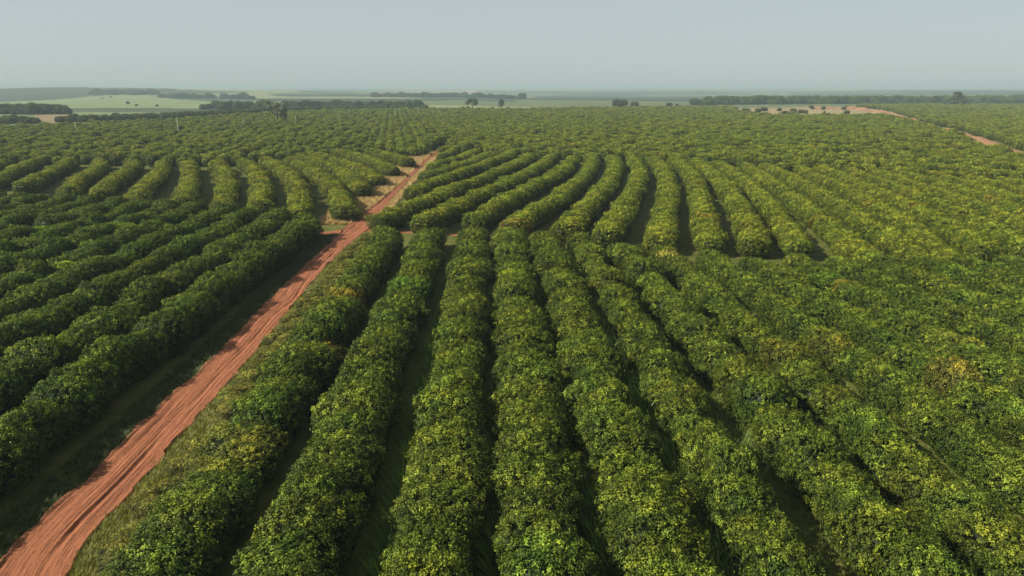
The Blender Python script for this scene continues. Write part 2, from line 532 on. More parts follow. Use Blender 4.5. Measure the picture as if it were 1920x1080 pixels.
# block A: right of the road; block B: left of it; both run nearly straight away from the camera
A_x = [-19.9, -12.7, -5.3, 0.84, 7.0, 13.2, 19.6, 25.8, 32.3, 38.3]
A_ang = [-1.4, -1.3, -1.3, -1.4, -1.7, -2.2, -2.9, -3.4, -3.8, -3.9]
while A_x[-1] < 190:
    A_x.append(A_x[-1] + 6.3); A_ang.append(-4.0)
Y0 = 69.3
A_END = [(600, 421), (740, 424), (860, 420), (960, 423), (1100, 436), (1200, 447), (1330, 455), (1450, 464), (1600, 470), (1760, 466), (2000, 470), (2600, 490)]
B_END = [(-900, 355), (0, 358), (200, 368), (360, 379), (470, 386), (545, 390), (585, 408), (630, 425)]
def straight(x0, ang, y1=12, y2=260):
    ys = np.arange(y1, y2, 0.5)
    return np.stack([x0 + (ys - Y0) * math.tan(R(ang)), ys], -1)
for k, (x0, an) in enumerate(zip(A_x, A_ang)):
    ln = straight(x0, an)
    px, py = project(ln[:, 0], ln[:, 1], ZC)
    ln = ln[py > interp(A_END, px) + 6]
    rows.append(('A', k + 1, ln))
for k in range(27):
    ln = straight(-37.0 - 6.65 * k, -1.0)
    px, py = project(ln[:, 0], ln[:, 1], ZC)
    ln = ln[py > interp(B_END, px) + 5]
    rows.append(('B', k + 1, ln))
C_ROWS = [
    [(829, 287), (858, 279)],
    [(812, 304), (846, 297), (871, 289), (894, 278)],
    [(798, 322), (823, 316), (850, 310), (883, 299), (925, 282)],
    [(777, 351), (808, 337), (837, 326), (873, 318), (904, 305), (933, 293), (960, 282)],
    [(742, 391), (783, 374), (817, 360), (856, 347), (881, 337), (910, 326), (940, 316), (971, 299), (996, 287)],
    [(818, 396), (858, 376), (894, 360), (925, 347), (956, 335), (992, 318), (1021, 299), (1037, 287)],
    [(908, 393), (933, 376), (965, 360), (996, 345), (1027, 328), (1056, 312), (1073, 291)],
    [(985, 399), (1025, 374), (1054, 357), (1085, 337), (1100, 318), (1110, 295), (1110, 287)],
    [(1072, 408), (1106, 374), (1129, 349), (1150, 324), (1154, 305), (1147, 289)],
    [(1146, 418), (1170, 380), (1187, 353), (1200, 328), (1195, 305), (1185, 291)],
    [(1242, 426), (1250, 387), (1252, 353), (1252, 328), (1241, 307), (1225, 293)],
    [(1330, 428), (1322, 387), (1310, 353), (1298, 322), (1277, 301), (1260, 293)],
    [(1412, 430), (1393, 382), (1372, 353), (1347, 328), (1322, 307), (1300, 297)],
    [(1495, 440), (1480, 418), (1462, 395), (1448, 374), (1427, 358), (1397, 332), (1372, 312), (1345, 299)],
    [(1608, 453), (1583, 432), (1550, 405), (1517, 382), (1487, 360), (1462, 343), (1442, 328), (1415, 312), (1395, 302)],
    [(1700, 450), (1650, 418), (1619, 399), (1587, 378), (1556, 364), (1525, 347), (1494, 330), (1462, 314), (1431, 303)],
    [(1770, 460), (1754, 449), (1723, 424), (1681, 393), (1640, 370), (1598, 353), (1567, 339), (1533, 322), (1500, 310)],
]
D_ROWS = [
    [(765, 297), (730, 286), (690, 278)],
    [(735, 312), (705, 298), (670, 287), (630, 280)],
    [(705, 328), (680, 312), (645, 300), (610, 290), (580, 283)],
    [(678, 346), (654, 323), (625, 308), (592, 297), (560, 288)],
    [(645, 397), (638, 365), (615, 332), (592, 317), (567, 305), (540, 293)],
    [(558, 390), (561, 350), (550, 329), (535, 314), (517, 304), (494, 293)],
    [(487, 376), (490, 347), (487, 325), (473, 308), (454, 297)],
    [(417, 374), (425, 347), (425, 325), (412, 306), (402, 298)],
    [(342, 366), (356, 333), (356, 312), (352, 300)],
    [(245, 373), (269, 347), (287, 327), (304, 308), (304, 297)],
    [(185, 355), (221, 327), (246, 310), (247, 300)],
    [(130, 350), (167, 320), (187, 306), (185, 297)],
    [(46, 343), (87, 320), (117, 306), (129, 295)],
    [(-12, 334), (12, 321), (42, 308), (67, 296)],
    [(-75, 334), (-45, 318), (-10, 304), (10, 296)],
]
def px_curve(pts):
    g = np.array([ground(a, b, ZC) for a, b in pts])
    s = np.concatenate([[0], np.cumsum(np.hypot(*np.diff(g, axis=0).T))])
    deg = min(3, len(pts) - 1)
    t = np.arange(0, s[-1], 0.5)
    return np.stack([np.polyval(np.polyfit(s, g[:, c], deg), t) for c in range(2)], -1)
for k, r in enumerate(C_ROWS):
    ln = px_curve(r)
    if k >= 4:
        dd = ln[0] - ln[12]; dd /= np.linalg.norm(dd)
        ln = np.vstack([ln[0] + dd * np.arange(6.5, 0, -0.5)[:, None], ln])
    rows.append(('C', k + 1, ln))
def offset(ln, dist):
    d = np.gradient(ln, axis=0); d /= np.linalg.norm(d, axis=1)[:, None]
    return ln + np.stack([d[:, 1], -d[:, 0]], -1) * dist
E_EDGE = [(-900, 268), (0, 291), (130, 292), (300, 296), (402, 296), (494, 290), (560, 285), (640, 277), (700, 276), (790, 281), (830, 274), (900, 275), (1000, 284),
          (1200, 288), (1300, 294), (1430, 300), (1560, 309), (1700, 318), (1920, 330), (2400, 340)]
last = px_curve(C_ROWS[-1])
dd = last[0] - last[20]; dd /= np.linalg.norm(dd)
last = np.vstack([last[0] + dd * np.arange(60, 0, -0.5)[:, None], last])     # prolong towards the camera
dd = last[-1] - last[-30]; dd /= np.linalg.norm(dd)
last = np.vstack([last, last[-1] + dd * np.arange(0.5, 160, 0.5)[:, None]])
for k in range(1, 34):
    ln = offset(last, 7.0 * k)
    px, py = project(ln[:, 0], ln[:, 1], ZC)
    ok = (py < interp(A_END, px) - 14) & (py > interp(E_EDGE, px)) & (ln[:, 1] > 60) & (px < 2050)
    if ok.sum() > 8: rows.append(('C', 17 + k, ln[ok]))
for k, r in enumerate(D_ROWS):
    rows.append(('D', k + 1, px_curve(r)))

# the wide field beyond: contour rows lying across the view
ROAD_KEEP = np.vstack([ROAD[::4, :2]])
def row_to_trees(ln, step, g):
    s = np.concatenate([[0], np.cumsum(np.hypot(*np.diff(ln, axis=0).T))])
    t = np.arange(g.uniform(0.3, 1.2), s[-1], step)
    t = t + g.normal(size=len(t)) * 0.22
    x = np.interp(t, s, ln[:, 0]); y = np.interp(t, s, ln[:, 1])
    dx = np.interp(t + 1, s, ln[:, 0]) - np.interp(t - 1, s, ln[:, 0])
    dy = np.interp(t + 1, s, ln[:, 1]) - np.interp(t - 1, s, ln[:, 1])
    return x, y, np.arctan2(dy, dx)

T = []                                     # block, row, x, y, angle, width scale, height scale, tint
def tint_of(block, x, y, g, n):
    return None
g = np.random.default_rng(21)
lists = []
for block, k, ln in rows:
    if len(ln) < 6: continue
    step = {'A': 3.1, 'B': 3.1, 'C': 3.0, 'D': 3.0}[block]
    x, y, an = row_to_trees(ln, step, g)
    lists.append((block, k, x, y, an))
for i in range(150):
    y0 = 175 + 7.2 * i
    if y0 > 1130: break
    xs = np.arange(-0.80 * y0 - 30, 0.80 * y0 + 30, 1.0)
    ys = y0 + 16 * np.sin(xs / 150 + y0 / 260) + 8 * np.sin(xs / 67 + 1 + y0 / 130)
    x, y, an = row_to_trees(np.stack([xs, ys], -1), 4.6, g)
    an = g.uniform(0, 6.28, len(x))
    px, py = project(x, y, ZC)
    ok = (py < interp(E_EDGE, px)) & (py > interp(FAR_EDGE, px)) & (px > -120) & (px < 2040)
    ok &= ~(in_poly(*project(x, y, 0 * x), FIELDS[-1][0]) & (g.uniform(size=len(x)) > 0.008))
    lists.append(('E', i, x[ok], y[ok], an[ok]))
blk = np.concatenate([[b] * len(x) for b, k, x, y, a in lists])
rown = np.concatenate([[k] * len(x) for b, k, x, y, a in lists])
X = np.concatenate([l[2] for l in lists]); Yv = np.concatenate([l[3] for l in lists]); AN = np.concatenate([l[4] for l in lists])
def dist_to(line, x, y, chunk=4000):
    out = np.empty(len(x))
    for i in range(0, len(x), chunk):
        out[i:i + chunk] = np.sqrt(((x[i:i + chunk, None] - line[None, :, 0]) ** 2 + (y[i:i + chunk, None] - line[None, :, 1]) ** 2).min(1))
    return out
drop = g.uniform(size=len(X)) < np.where(np.isin(blk, ['C', 'D']), 0.012, np.where(blk == 'E', 0.02, 0.0))
keep = (dist_to(ROAD[::4], X, Yv) > np.interp(Yv, [100, 160, 300], [4.6, 4.2, 3.6])) & (dist_to(TRACK, X, Yv) > np.where(g.uniform(size=len(X)) < 0.3, 6.5, 8.8)) & ~drop
px, py = project(X, Yv, 0 * X + 2)
keep &= (px > -260) & (px < 2180) & (py < 1330)
blk, rown, X, Yv, AN = blk[keep], rown[keep], X[keep], Yv[keep], AN[keep]
N = len(X)
VAR = g.integers(0, NV, N)
lowf = 0.7 * np.sin(Yv / 1.9 + X / 3.1 + rown * 2.3) + 0.6 * np.sin(Yv / 3.7 - X / 5 + rown * 4.1) + g.normal(size=N) * 0.42
lowf[blk == 'E'] = g.normal(size=(blk == 'E').sum()) * 1.5
X = X + np.where(np.isin(blk, ['A', 'B']), 0.22 * g.normal(size=N), 0)
WS = 1 + 0.09 * g.normal(size=N) + 0.02 * lowf
HS = 1 + 0.10 * lowf + 0.02 * g.normal(size=N)
LS = 1 + 0.06 * g.normal(size=N)
AN = AN + np.where(g.uniform(size=N) < 0.5, math.pi, 0) + g.normal(size=N) * 0.06
small = np.isin(blk, ['C', 'D'])
HS[small] *= 0.88; HS[small] = 1 + 0.65 * (HS[small] - 1); WS[blk == 'C'] *= np.where(rown[blk == 'C'] >= 14, 0.9, 1.0)
e = blk == 'E'; WS[e] *= 0.97
ra = (blk == 'A') & (rown >= 6); WS[ra] *= np.where(rown[ra] >= 8, 0.80, 0.82);  WS[(blk == 'B')] *= 0.96
mound = np.sin(np.hypot(X, Yv) / 1.25 + rown * 1.9 + 1.2 * np.sin(Yv / 11 + rown))          # broad mounds where trees grew together
AB = np.isin(blk, ['A', 'B']); mw = np.where(ra, 1.0, 0.45) * AB
HS *= 1 + 0.075 * mound * mw; WS *= 1 + 0.03 * mound * mw
HS[blk == 'B'] *= 1.05
fa = (blk == 'A') & (rown >= 8)
HS[fa] = (1 + 0.6 * (HS[fa] - 1)) * 0.80; LS[fa] *= 1.12; HS[(blk == 'A') & (rown >= 6) & (rown < 8)] *= 0.92
fc = (blk == 'C') & (rown >= 14); HS[fc] *= 0.93
# tint: bright / dark / yellowing trees, block by block
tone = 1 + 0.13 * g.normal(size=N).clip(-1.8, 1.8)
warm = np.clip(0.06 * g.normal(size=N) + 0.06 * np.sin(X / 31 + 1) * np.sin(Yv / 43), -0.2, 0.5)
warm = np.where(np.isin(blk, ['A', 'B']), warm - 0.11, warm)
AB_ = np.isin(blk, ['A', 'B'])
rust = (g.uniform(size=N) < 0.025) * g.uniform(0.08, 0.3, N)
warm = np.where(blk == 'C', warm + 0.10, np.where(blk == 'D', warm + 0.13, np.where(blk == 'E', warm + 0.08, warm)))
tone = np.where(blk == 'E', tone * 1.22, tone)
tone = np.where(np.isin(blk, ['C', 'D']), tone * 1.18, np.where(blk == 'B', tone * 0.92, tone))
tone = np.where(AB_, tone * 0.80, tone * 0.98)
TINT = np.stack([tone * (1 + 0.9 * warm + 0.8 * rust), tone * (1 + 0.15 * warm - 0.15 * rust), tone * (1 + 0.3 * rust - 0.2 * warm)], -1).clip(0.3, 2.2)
LOOK = np.array(['green'] * N, dtype=object)
LOOK[tone > 1.11] = 'bright green'; LOOK[tone < 0.89] = 'dark green'
LOOK[(warm > 0.14)] = 'yellowish green'; LOOK[rust > 0.15] = 'rusty green'
def special(px_, py_, tint, look, n=1, hs=None):
    gx, gy = ground(px_, py_, 3.0)
    d = np.hypot(X - gx, Yv - gy)
    for i in np.argsort(d)[:n]:
        TINT[i] = tint; LOOK[i] = look
        if hs: HS[i] = hs
special(735, 540, (0.9, 1.2, 1.2), 'vivid green vine-covered', 1, 1.0)
special(672, 545, (2.0, 1.25, 1.5), 'dry brown', 1, 0.86)
special(600, 655, (1.3, 0.95, 1.3), 'dry brownish', 1, 0.82)
special(430, 800, (1.12, 0.95, 1.2), 'brown-tinged low', 2, 0.72)
special(370, 870, (1.05, 0.92, 1.1), 'olive low', 1, 0.75)
special(1765, 690, (1.25, 0.92, 1.4), 'reddish brown withered', 1, 0.98)
special(1630, 530, (1.5, 1.05, 1.2), 'brown-tinged', 1)
special(1250, 478, (1.9, 1.45, 2.6), 'straw-coloured withered', 1, 0.8)
special(985, 420, (1.3, 0.95, 1.1), 'brownish', 1)
special(100, 500, (1.5, 1.6, 1.0), 'light green weedy', 2, 0.8)
special(90, 425, (1.5, 1.6, 1.0), 'light green weedy', 2, 0.8)
special(200, 425, (1.4, 1.5, 1.0), 'light green weedy', 2, 0.85)
special(995, 515, (1.5, 1.55, 1.0), 'pale green weedy', 1, 0.9)

# ---- the 300 trees that show largest, one by one
px, py = project(X, Yv, 0 * X + 2.2)
inview = (px > -25) & (px < 1945) & (py < 1090)
order = np.argsort(np.hypot(X, Yv) + np.where(inview & np.isin(blk, ['A', 'B']), 0, 1e6))
single = np.zeros(N, bool); single[order[:300]] = True
ORD = ['first', 'second', 'third', 'fourth', 'fifth', 'sixth', 'seventh', 'eighth', 'ninth', 'tenth', 'eleventh', 'twelfth', 'thirteenth',
       'fourteenth', 'fifteenth', 'sixteenth', 'seventeenth', 'eighteenth', 'nineteenth', 'twentieth', 'twenty-first', 'twenty-second',
       'twenty-third', 'twenty-fourth', 'twenty-fifth', 'twenty-sixth', 'twenty-seventh', 'twenty-eighth', 'twenty-ninth', 'thirtieth']
sources = {}
idx = [i for i in np.where(single)[0]]
rank = {}
for b in 'AB':
    for k in set(rown[(blk == b) & single].tolist()):
        m = [i for i in idx if blk[i] == b and rown[i] == k]
        m.sort(key=lambda i: Yv[i])
        edge = 'bottom edge'
        if b == 'A' and px[m[0]] > 1780 and py[m[0]] < 1010: edge = 'right edge'
        if b == 'B' and px[m[0]] < 140 and py[m[0]] < 1010: edge = 'left edge'
        for q, i in enumerate(m): rank[i] = (q, edge)
for i in idx:
    b, k = blk[i], int(rown[i])
    q, edge = rank[i]
    root = bpy.data.objects.new('orchard_tree', None)
    root.empty_display_size = 0.5
    root.location = (X[i], Yv[i], 0)
    root.rotation_euler = (0, 0, AN[i])
    C.objects.link(root)
    tag(root, f"{LOOK[i]} bushy tree, {ORD[q]} from the {edge}, {ORD[k - 1]} row {'right' if b == 'A' else 'left'} of road",
        'tree', 'orchard trees in the rows nearest the camera')
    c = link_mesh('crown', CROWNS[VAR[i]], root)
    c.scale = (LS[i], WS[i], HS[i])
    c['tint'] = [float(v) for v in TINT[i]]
    t = link_mesh('trunk', TRUNKS[i % 4], root)
    sources.setdefault(int(VAR[i]), c)

# ------------------------------------------------------------------ instanced masses (geometry nodes)
def scatter(name, pts, rot, scl, tint, var, srcs, label):
    me = bpy.data.meshes.new(name)
    pts = np.asarray(pts, np.float32)
    me.vertices.add(len(pts)); me.vertices.foreach_set('co', pts.ravel())
    def put(nm, typ, key, arr):
        a = me.attributes.new(nm, typ, 'POINT'); a.data.foreach_set(key, np.ascontiguousarray(arr).ravel())
    put('rot', 'FLOAT_VECTOR', 'vector', np.asarray(rot, np.float32))
    put('scl', 'FLOAT_VECTOR', 'vector', np.asarray(scl, np.float32))
    put('tint', 'FLOAT_VECTOR', 'vector', np.asarray(tint, np.float32))
    put('var', 'INT', 'value', np.asarray(var, np.int32))
    o = link_mesh(name, me)
    ng = bpy.data.node_groups.new(name, 'GeometryNodeTree')
    ng.interface.new_socket('Geometry', in_out='INPUT', socket_type='NodeSocketGeometry')
    ng.interface.new_socket('Geometry', in_out='OUTPUT', socket_type='NodeSocketGeometry')
    N_ = ng.nodes; L_ = ng.links
    gi = N_.new('NodeGroupInput'); go = N_.new('NodeGroupOutput')
    iop = N_.new('GeometryNodeInstanceOnPoints')
    jn = N_.new('GeometryNodeGeometryToInstance')
    for s in reversed(srcs):                      # multi-input keeps the last link first
        oi = N_.new('GeometryNodeObjectInfo'); oi.transform_space = 'ORIGINAL'
        oi.inputs['Object'].default_value = s
        L_.new(oi.outputs['Geometry'], jn.inputs[0])
    def attr(nm, dt):
        a = N_.new('GeometryNodeInputNamedAttribute'); a.data_type = dt; a.inputs['Name'].default_value = nm
        return a.outputs['Attribute']
    e2r = N_.new('FunctionNodeEulerToRotation')
    L_.new(attr('rot', 'FLOAT_VECTOR'), e2r.inputs[0])
    L_.new(gi.outputs[0], iop.inputs['Points'])
    L_.new(jn.outputs[0], iop.inputs['Instance'])
    iop.inputs['Pick Instance'].default_value = True
    L_.new(attr('var', 'INT'), iop.inputs['Instance Index'])
    L_.new(e2r.outputs[0], iop.inputs['Rotation'])
    L_.new(attr('scl', 'FLOAT_VECTOR'), iop.inputs['Scale'])
    L_.new(iop.outputs[0], go.inputs[0])
    md = o.modifiers.new('scatter', 'NODES'); md.node_group = ng
    tag(o, label, kind='stuff')
    return o
SRC = [sources[k] for k in sorted(sources)]
r_ = ~single
nr = r_.sum()
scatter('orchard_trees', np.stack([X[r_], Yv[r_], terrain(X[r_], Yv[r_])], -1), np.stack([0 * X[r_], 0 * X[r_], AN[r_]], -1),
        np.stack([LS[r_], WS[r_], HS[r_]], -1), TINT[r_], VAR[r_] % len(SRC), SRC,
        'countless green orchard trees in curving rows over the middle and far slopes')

# ------------------------------------------------------------------ grass
def tuft_mesh(name, seed, blades, h, spread, mat, wid=0.035):
    g = np.random.default_rng(seed)
    an = g.uniform(0, 2 * math.pi, blades); rad = spread * np.sqrt(g.uniform(0, 1, blades))
    b = np.stack([np.cos(an) * rad, np.sin(an) * rad, 0 * an], -1)
    lean = unit(np.stack([np.cos(an), np.sin(an), 0 * an], -1) + 0.7 * g.normal(size=(blades, 3)) * [1, 1, 0])
    hh = h * g.uniform(0.5, 1.15, blades)
    side = np.stack([-lean[:, 1], lean[:, 0], 0 * an], -1) * wid
    mid = b + lean * (0.22 * hh)[:, None] + np.stack([0 * hh, 0 * hh, 0.62 * hh], -1)
    tip = b + lean * (0.6 * hh)[:, None] + np.stack([0 * hh, 0 * hh, hh], -1)
    co = np.stack([b - side, b + side, mid + side * 0.8, mid - side * 0.8, tip], 1).reshape(-1, 3)
    i = np.arange(blades)[:, None] * 5
    f = np.concatenate([i + [[0, 1, 2]], i + [[0, 2, 3]], i + [[3, 2, 4]]], 1).reshape(-1, 3)
    me = mesh_np(name, co, f, mat)
    v = np.repeat(np.clip(0.5 + 0.25 * g.normal(size=blades), 0, 1), 5).astype(np.float32)
    a = me.attributes.new('leaf', 'FLOAT', 'POINT'); a.data.foreach_set('value', v)
    return me

def grass_object(name, pts, size, tint, mat, label, seed):
    """tufts of a grassy mass; the tuft shapes are baked into the object's own mesh data"""
    g = np.random.default_rng(seed)
    protos = [tuft_mesh('tuft', seed + k, 18, 0.42, 0.30, mat, 0.016) for k in range(4)]
    vc = [np.array([v.co[:] for v in p.vertices]) for p in protos]
    fc = [np.array([list(q.vertices) for q in p.polygons]) for p in protos]
    vl = []
    for p in protos:
        a = np.empty(len(p.vertices), np.float32); p.attributes['leaf'].data.foreach_get('value', a); vl.append(a)
    for p in protos: bpy.data.meshes.remove(p)
    n = len(pts); an = g.uniform(0, 6.283, n); w = g.integers(0, 4, n)
    cos, fas, las = [], [], []; base = 0
    for k in range(4):
        s = np.where(w == k)[0]
        if not len(s): continue
        c, si = np.cos(an[s]), np.sin(an[s])
        v = vc[k][None] * size[s][:, None, None]
        q = np.stack([v[..., 0] * c[:, None] - v[..., 1] * si[:, None], v[..., 0] * si[:, None] + v[..., 1] * c[:, None], v[..., 2]], -1)
        q[..., 0] += pts[s, 0][:, None]; q[..., 1] += pts[s, 1][:, None]
        cos.append(q.reshape(-1, 3))
        m = len(vc[k])
        fas.append((fc[k][None] + (base + np.arange(len(s)) * m)[:, None, None]).reshape(-1, 3))
        las.append(np.clip(vl[k][None] + (0.22 * g.normal(size=len(s)))[:, None], 0, 1).ravel())
        base += m * len(s)
    me = mesh_np(name, np.vstack(cos), np.vstack(fas), mat)
    a = me.attributes.new('leaf', 'FLOAT', 'POINT'); a.data.foreach_set('value', np.concatenate(las).astype(np.float32))
    o = link_mesh(name, me)
    o['tint'] = [float(v) for v in tint]
    tag(o, label, kind='stuff')
    return o

g = np.random.default_rng(5)
# between the rows of the front blocks
pts = []
for (b, k, x, y, an) in lists:
    if b not in 'AB': continue
    m = (y < 150)
    if m.sum() < 2: continue
    weedy = b == 'A' and 3 <= k <= 6
    n = int((y[m].max() - y[m].min()) * (24 if weedy else 4))
    yy = g.uniform(y[m].min(), y[m].max(), n)
    o_ = np.argsort(y[m])
    away = 1.7 + 1.9 * g.uniform(0, 1, n) ** 1.4
    xx = np.interp(yy, y[m][o_], x[m][o_]) - away
    hug = np.interp(away, [1.9, 2.6, 3.1, 3.7], [3.8, 2.9, 1.7, 0.9]) if weedy else np.full(n, 1.1)
    pts.append(np.stack([xx, yy, hug * g.uniform(0.6, 1.2, n)], -1))
pts = np.vstack(pts)
pxg, pyg = project(pts[:, 0], pts[:, 1], 0 * pts[:, 0])
pts = pts[(dist_to(ROAD[::2], pts[:, 0], pts[:, 1]) > 2.7) & (pxg > -60) & (pxg < 1980) & (pyg < 1130)]
tall = pts[:, 2]
grass_object('row_grass', pts, tall, (1.25, 1.5, 1.0), M_grass, 'green grass growing in the lanes between the hedge rows', 300)
# verge on the right of the road
sel = ROAD[(ROAD[:, 1] > 20) & (ROAD[:, 1] < 132)]
d = np.gradient(sel[:, :2], axis=0); d /= np.linalg.norm(d, axis=1)[:, None]
n = 9000
i = g.integers(0, len(sel), n)
off = sel[i, 2] / 2 + g.uniform(0, 1, n) ** 1.3 * 4.3 - 0.05
verge = sel[i, :2] + np.stack([d[i, 1], -d[i, 0]], -1) * off[:, None]
grass_object('verge_grass', verge, g.uniform(0.6, 1.4, n) * np.clip(0.5 + 0.3 * off / 2.3, 0.5, 1.2), (2.0, 1.5, 1.2), M_grass,
             'yellow-green grass verge along the right side of the red road', 310)
n = 3000
i = g.integers(0, len(sel), n)
off = sel[i, 2] / 2 + g.uniform(0, 1, n) * 2.6 - 0.25
lv = sel[i, :2] - np.stack([d[i, 1], -d[i, 0]], -1) * off[:, None]
lv = lv[dist_to(spur_line, lv[:, 0], lv[:, 1]) > 2.2]
grass_object('roadside_grass', lv, g.uniform(0.5, 1.3, len(lv)), (0.6, 0.6, 0.6), M_grass, 'shaded grass strip along the left side of the red road', 320)  # tint darkened to paint in the hedge row's shade on this strip
n = 260
i = g.integers(0, len(sel), n)
off = sel[i, 2] / 2 + 1.3 + g.uniform(0, 1, n) ** 0.8 * 3.0
vw = sel[i, :2] + np.stack([d[i, 1], -d[i, 0]], -1) * off[:, None]
k_ = g.uniform(0.16, 0.42, n)
scatter('verge_weeds', np.stack([vw[:, 0], vw[:, 1], 0 * k_ - 0.05], -1), np.stack([0 * k_, 0 * k_, g.uniform(0, 6.28, n)], -1),
        np.stack([k_ * 1.15, k_ * 1.15, k_ * 0.9], -1), np.array([1.35, 1.05, 2.0])[None] * (1 + 0.2 * g.normal(size=(n, 1))).clip(0.5, 1.5),
        g.integers(0, len(SRC), n), SRC, 'low olive-brown weeds tangled along the right verge of the red road')
# straw-coloured grass left of the upper road
sel = ROAD[(ROAD[:, 1] > 140) & (ROAD[:, 1] < 300)]
d = np.gradient(sel[:, :2], axis=0); d /= np.linalg.norm(d, axis=1)[:, None]
n = 6500
i = g.integers(0, len(sel), n)
off = sel[i, 2] / 2 + g.uniform(0, 1, n) * 7.5 + 0.1
side = np.where(g.uniform(size=n) < 0.8, 1.0, -1.0)
off = np.where(side < 0, sel[i, 2] / 2 + g.uniform(0, 1, n) * 1.4, off)
dg = sel[i, :2] - np.stack([d[i, 1], -d[i, 0]], -1) * (off * side)[:, None]
grass_object('dry_grass', dg, g.uniform(1.0, 2.2, n), (1, 1, 1), M_dry, 'straw-coloured dry grass beside the upper end of the red road', 330)

# ------------------------------------------------------------------ single tall trees in the distance
def tall_tree(px_, base_py, top_py, width_px, style, label, seed, ydist=None, group=None):
    gx, gy = ground(px_, base_py)
    if ydist: gx, gy = gx * ydist / gy, ydist
    sc = gy * cp / F if False else (gy * cp + H * sp) / F
    h = max(3.0, (height_at(px_, top_py, gy)) - float(terrain(gx, gy)))
    w = width_px * sc * (1.3 if style != 'round' else 1.08)
    h *= 1.06
    g = np.random.default_rng(seed)
    root = bpy.data.objects.new('tree', None); C.objects.link(root)
    root.location = (gx, gy, float(terrain(gx, gy)))
    tag(root, label, 'tree', group)
    lobes = []
    if style == 'umbrella':
        for k in range(16):
            a = g.uniform(0, 6.28); r = w * 0.40 * math.sqrt(g.uniform(0, 1))
            lobes.append(((r * math.cos(a), r * math.sin(a), h * (0.80 - 0.35 * (r / (w * .4)) ** 2 * g.uniform(0.3, 1))), w * g.uniform(0.12, 0.17), 0.75))
    elif style == 'column':
        for k in range(12):
            lobes.append(((g.normal() * w * 0.13, g.normal() * w * 0.13, h * g.uniform(0.28, 0.88)), w * g.uniform(0.18, 0.28), 1.2))
    elif style == 'cone':
        for k in range(18):
            t = g.uniform(0.1, 0.92); a = g.uniform(0, 6.28); r = w * 0.42 * (1 - t) * g.uniform(0.5, 1)
            lobes.append(((r * math.cos(a), r * math.sin(a), h * t), w * (0.12 + 0.10 * (1 - t)), 1.0))
    elif style == 'sparse':
        for k in range(15):
            a = g.uniform(0, 6.28); r = w * 0.38 * math.sqrt(g.uniform(0, 1))
            lobes.append(((r * math.cos(a), r * math.sin(a), h * g.uniform(0.38, 0.90)), w * g.uniform(0.09, 0.15), 0.9))
    else:
        for k in range(16):
            a = g.uniform(0, 6.28); t = g.uniform(0, 1); r = w * 0.34 * math.sqrt(t)
            lobes.append(((r * math.cos(a), r * math.sin(a), h * (0.52 + 0.26 * g.uniform(-1, 1) * (1 - t))), w * g.uniform(0.15, 0.2), 0.95))
    P, Nn, V = [], [], []
    per = 230 if style != 'sparse' else 130
    for (c, r, zs) in lobes:
        dd_ = unit(g.normal(size=(per, 3)))
        P.append(np.array(c) + dd_ * (r * g.uniform(0.55, 1.08, per))[:, None] * [1, 1, zs])
        Nn.append(unit(dd_ + 0.6 * g.normal(size=(per, 3)) + [0, 0, 0.3]))
        V.append(np.clip(0.4 + 0.2 * g.normal() + 0.2 * g.normal(size=per), 0, 1))
    P = np.vstack(P); P[:, 2] = np.clip(P[:, 2], 0.2, h)
    co, f = leaf_quads(P, np.vstack(Nn), max(0.5, w * 0.055), g, 0.75)
    me = mesh_np('crown', co, f, M_treeleaf)
    a_ = me.attributes.new('leaf', 'FLOAT', 'POINT'); a_.data.foreach_set('value', np.repeat(np.concatenate(V), 4).astype(np.float32))
    c = link_mesh('crown', me, root)
    c['tint'] = [1.0, 1.0, 1.0] if style != 'sparse' else [3.0, 2.3, 2.4]
    link_mesh('trunk', trunk_mesh('trunk', h * 0.9, h * 0.03 + 0.1, seed, 5, min(1.2, w / h)), root)
    return root
tall_tree(521, 226, 188, 36, 'sparse', 'tall sparse olive-brown tree standing alone at the left orchard edge', 501, 540)
tall_tree(886, 208, 184, 23, 'umbrella', 'dark umbrella-crowned tree on the skyline left of the narrow one', 502, 930)
tall_tree(940, 208, 184, 12, 'column', 'narrow dark tree with split crown on the skyline near the centre', 503, 930)
tall_tree(1161, 206, 183.5, 31, 'round', 'large dark round-crowned tree on the central skyline', 504, 930)
tall_tree(1190, 206, 189, 19, 'round', 'smaller rounded tree just right of the large round-crowned one', 505, 960)
tall_tree(1255, 205, 190, 14, 'round', 'small dark tree on the skyline, left one of a low pair', 506, 980)
tall_tree(1268, 205, 192, 7, 'round', 'tiny dark tree on the skyline, right one of a low pair', 507, 980)
tall_tree(1793, 200, 174.5, 34, 'cone', 'dark broad pointed tree alone on the right skyline', 508, 1060)
for q, (a, b, t, w, lab) in enumerate([(192, 185.5, 181, 4, 'tiny hillside tree, left of two close together on the pale green field'),
                                       (208, 184, 179.5, 5, 'tiny hillside tree, right of two close together on the pale green field'),
                                       (271, 181, 177.5, 5, 'tiny tree on the top right rim of the pale green hill'),
                                       (240, 197.5, 188.5, 7, 'small grey-green tree low on the pale green hillside'),
                                       (256, 199, 195, 6, 'small low bush right of the grey-green hillside tree'),
                                       (295, 200, 196, 6, 'small bush near the right foot of the pale green hill')]):
    tall_tree(a, b, t, w, 'round', lab, 520 + q, None, 'small trees on the pale green hill')

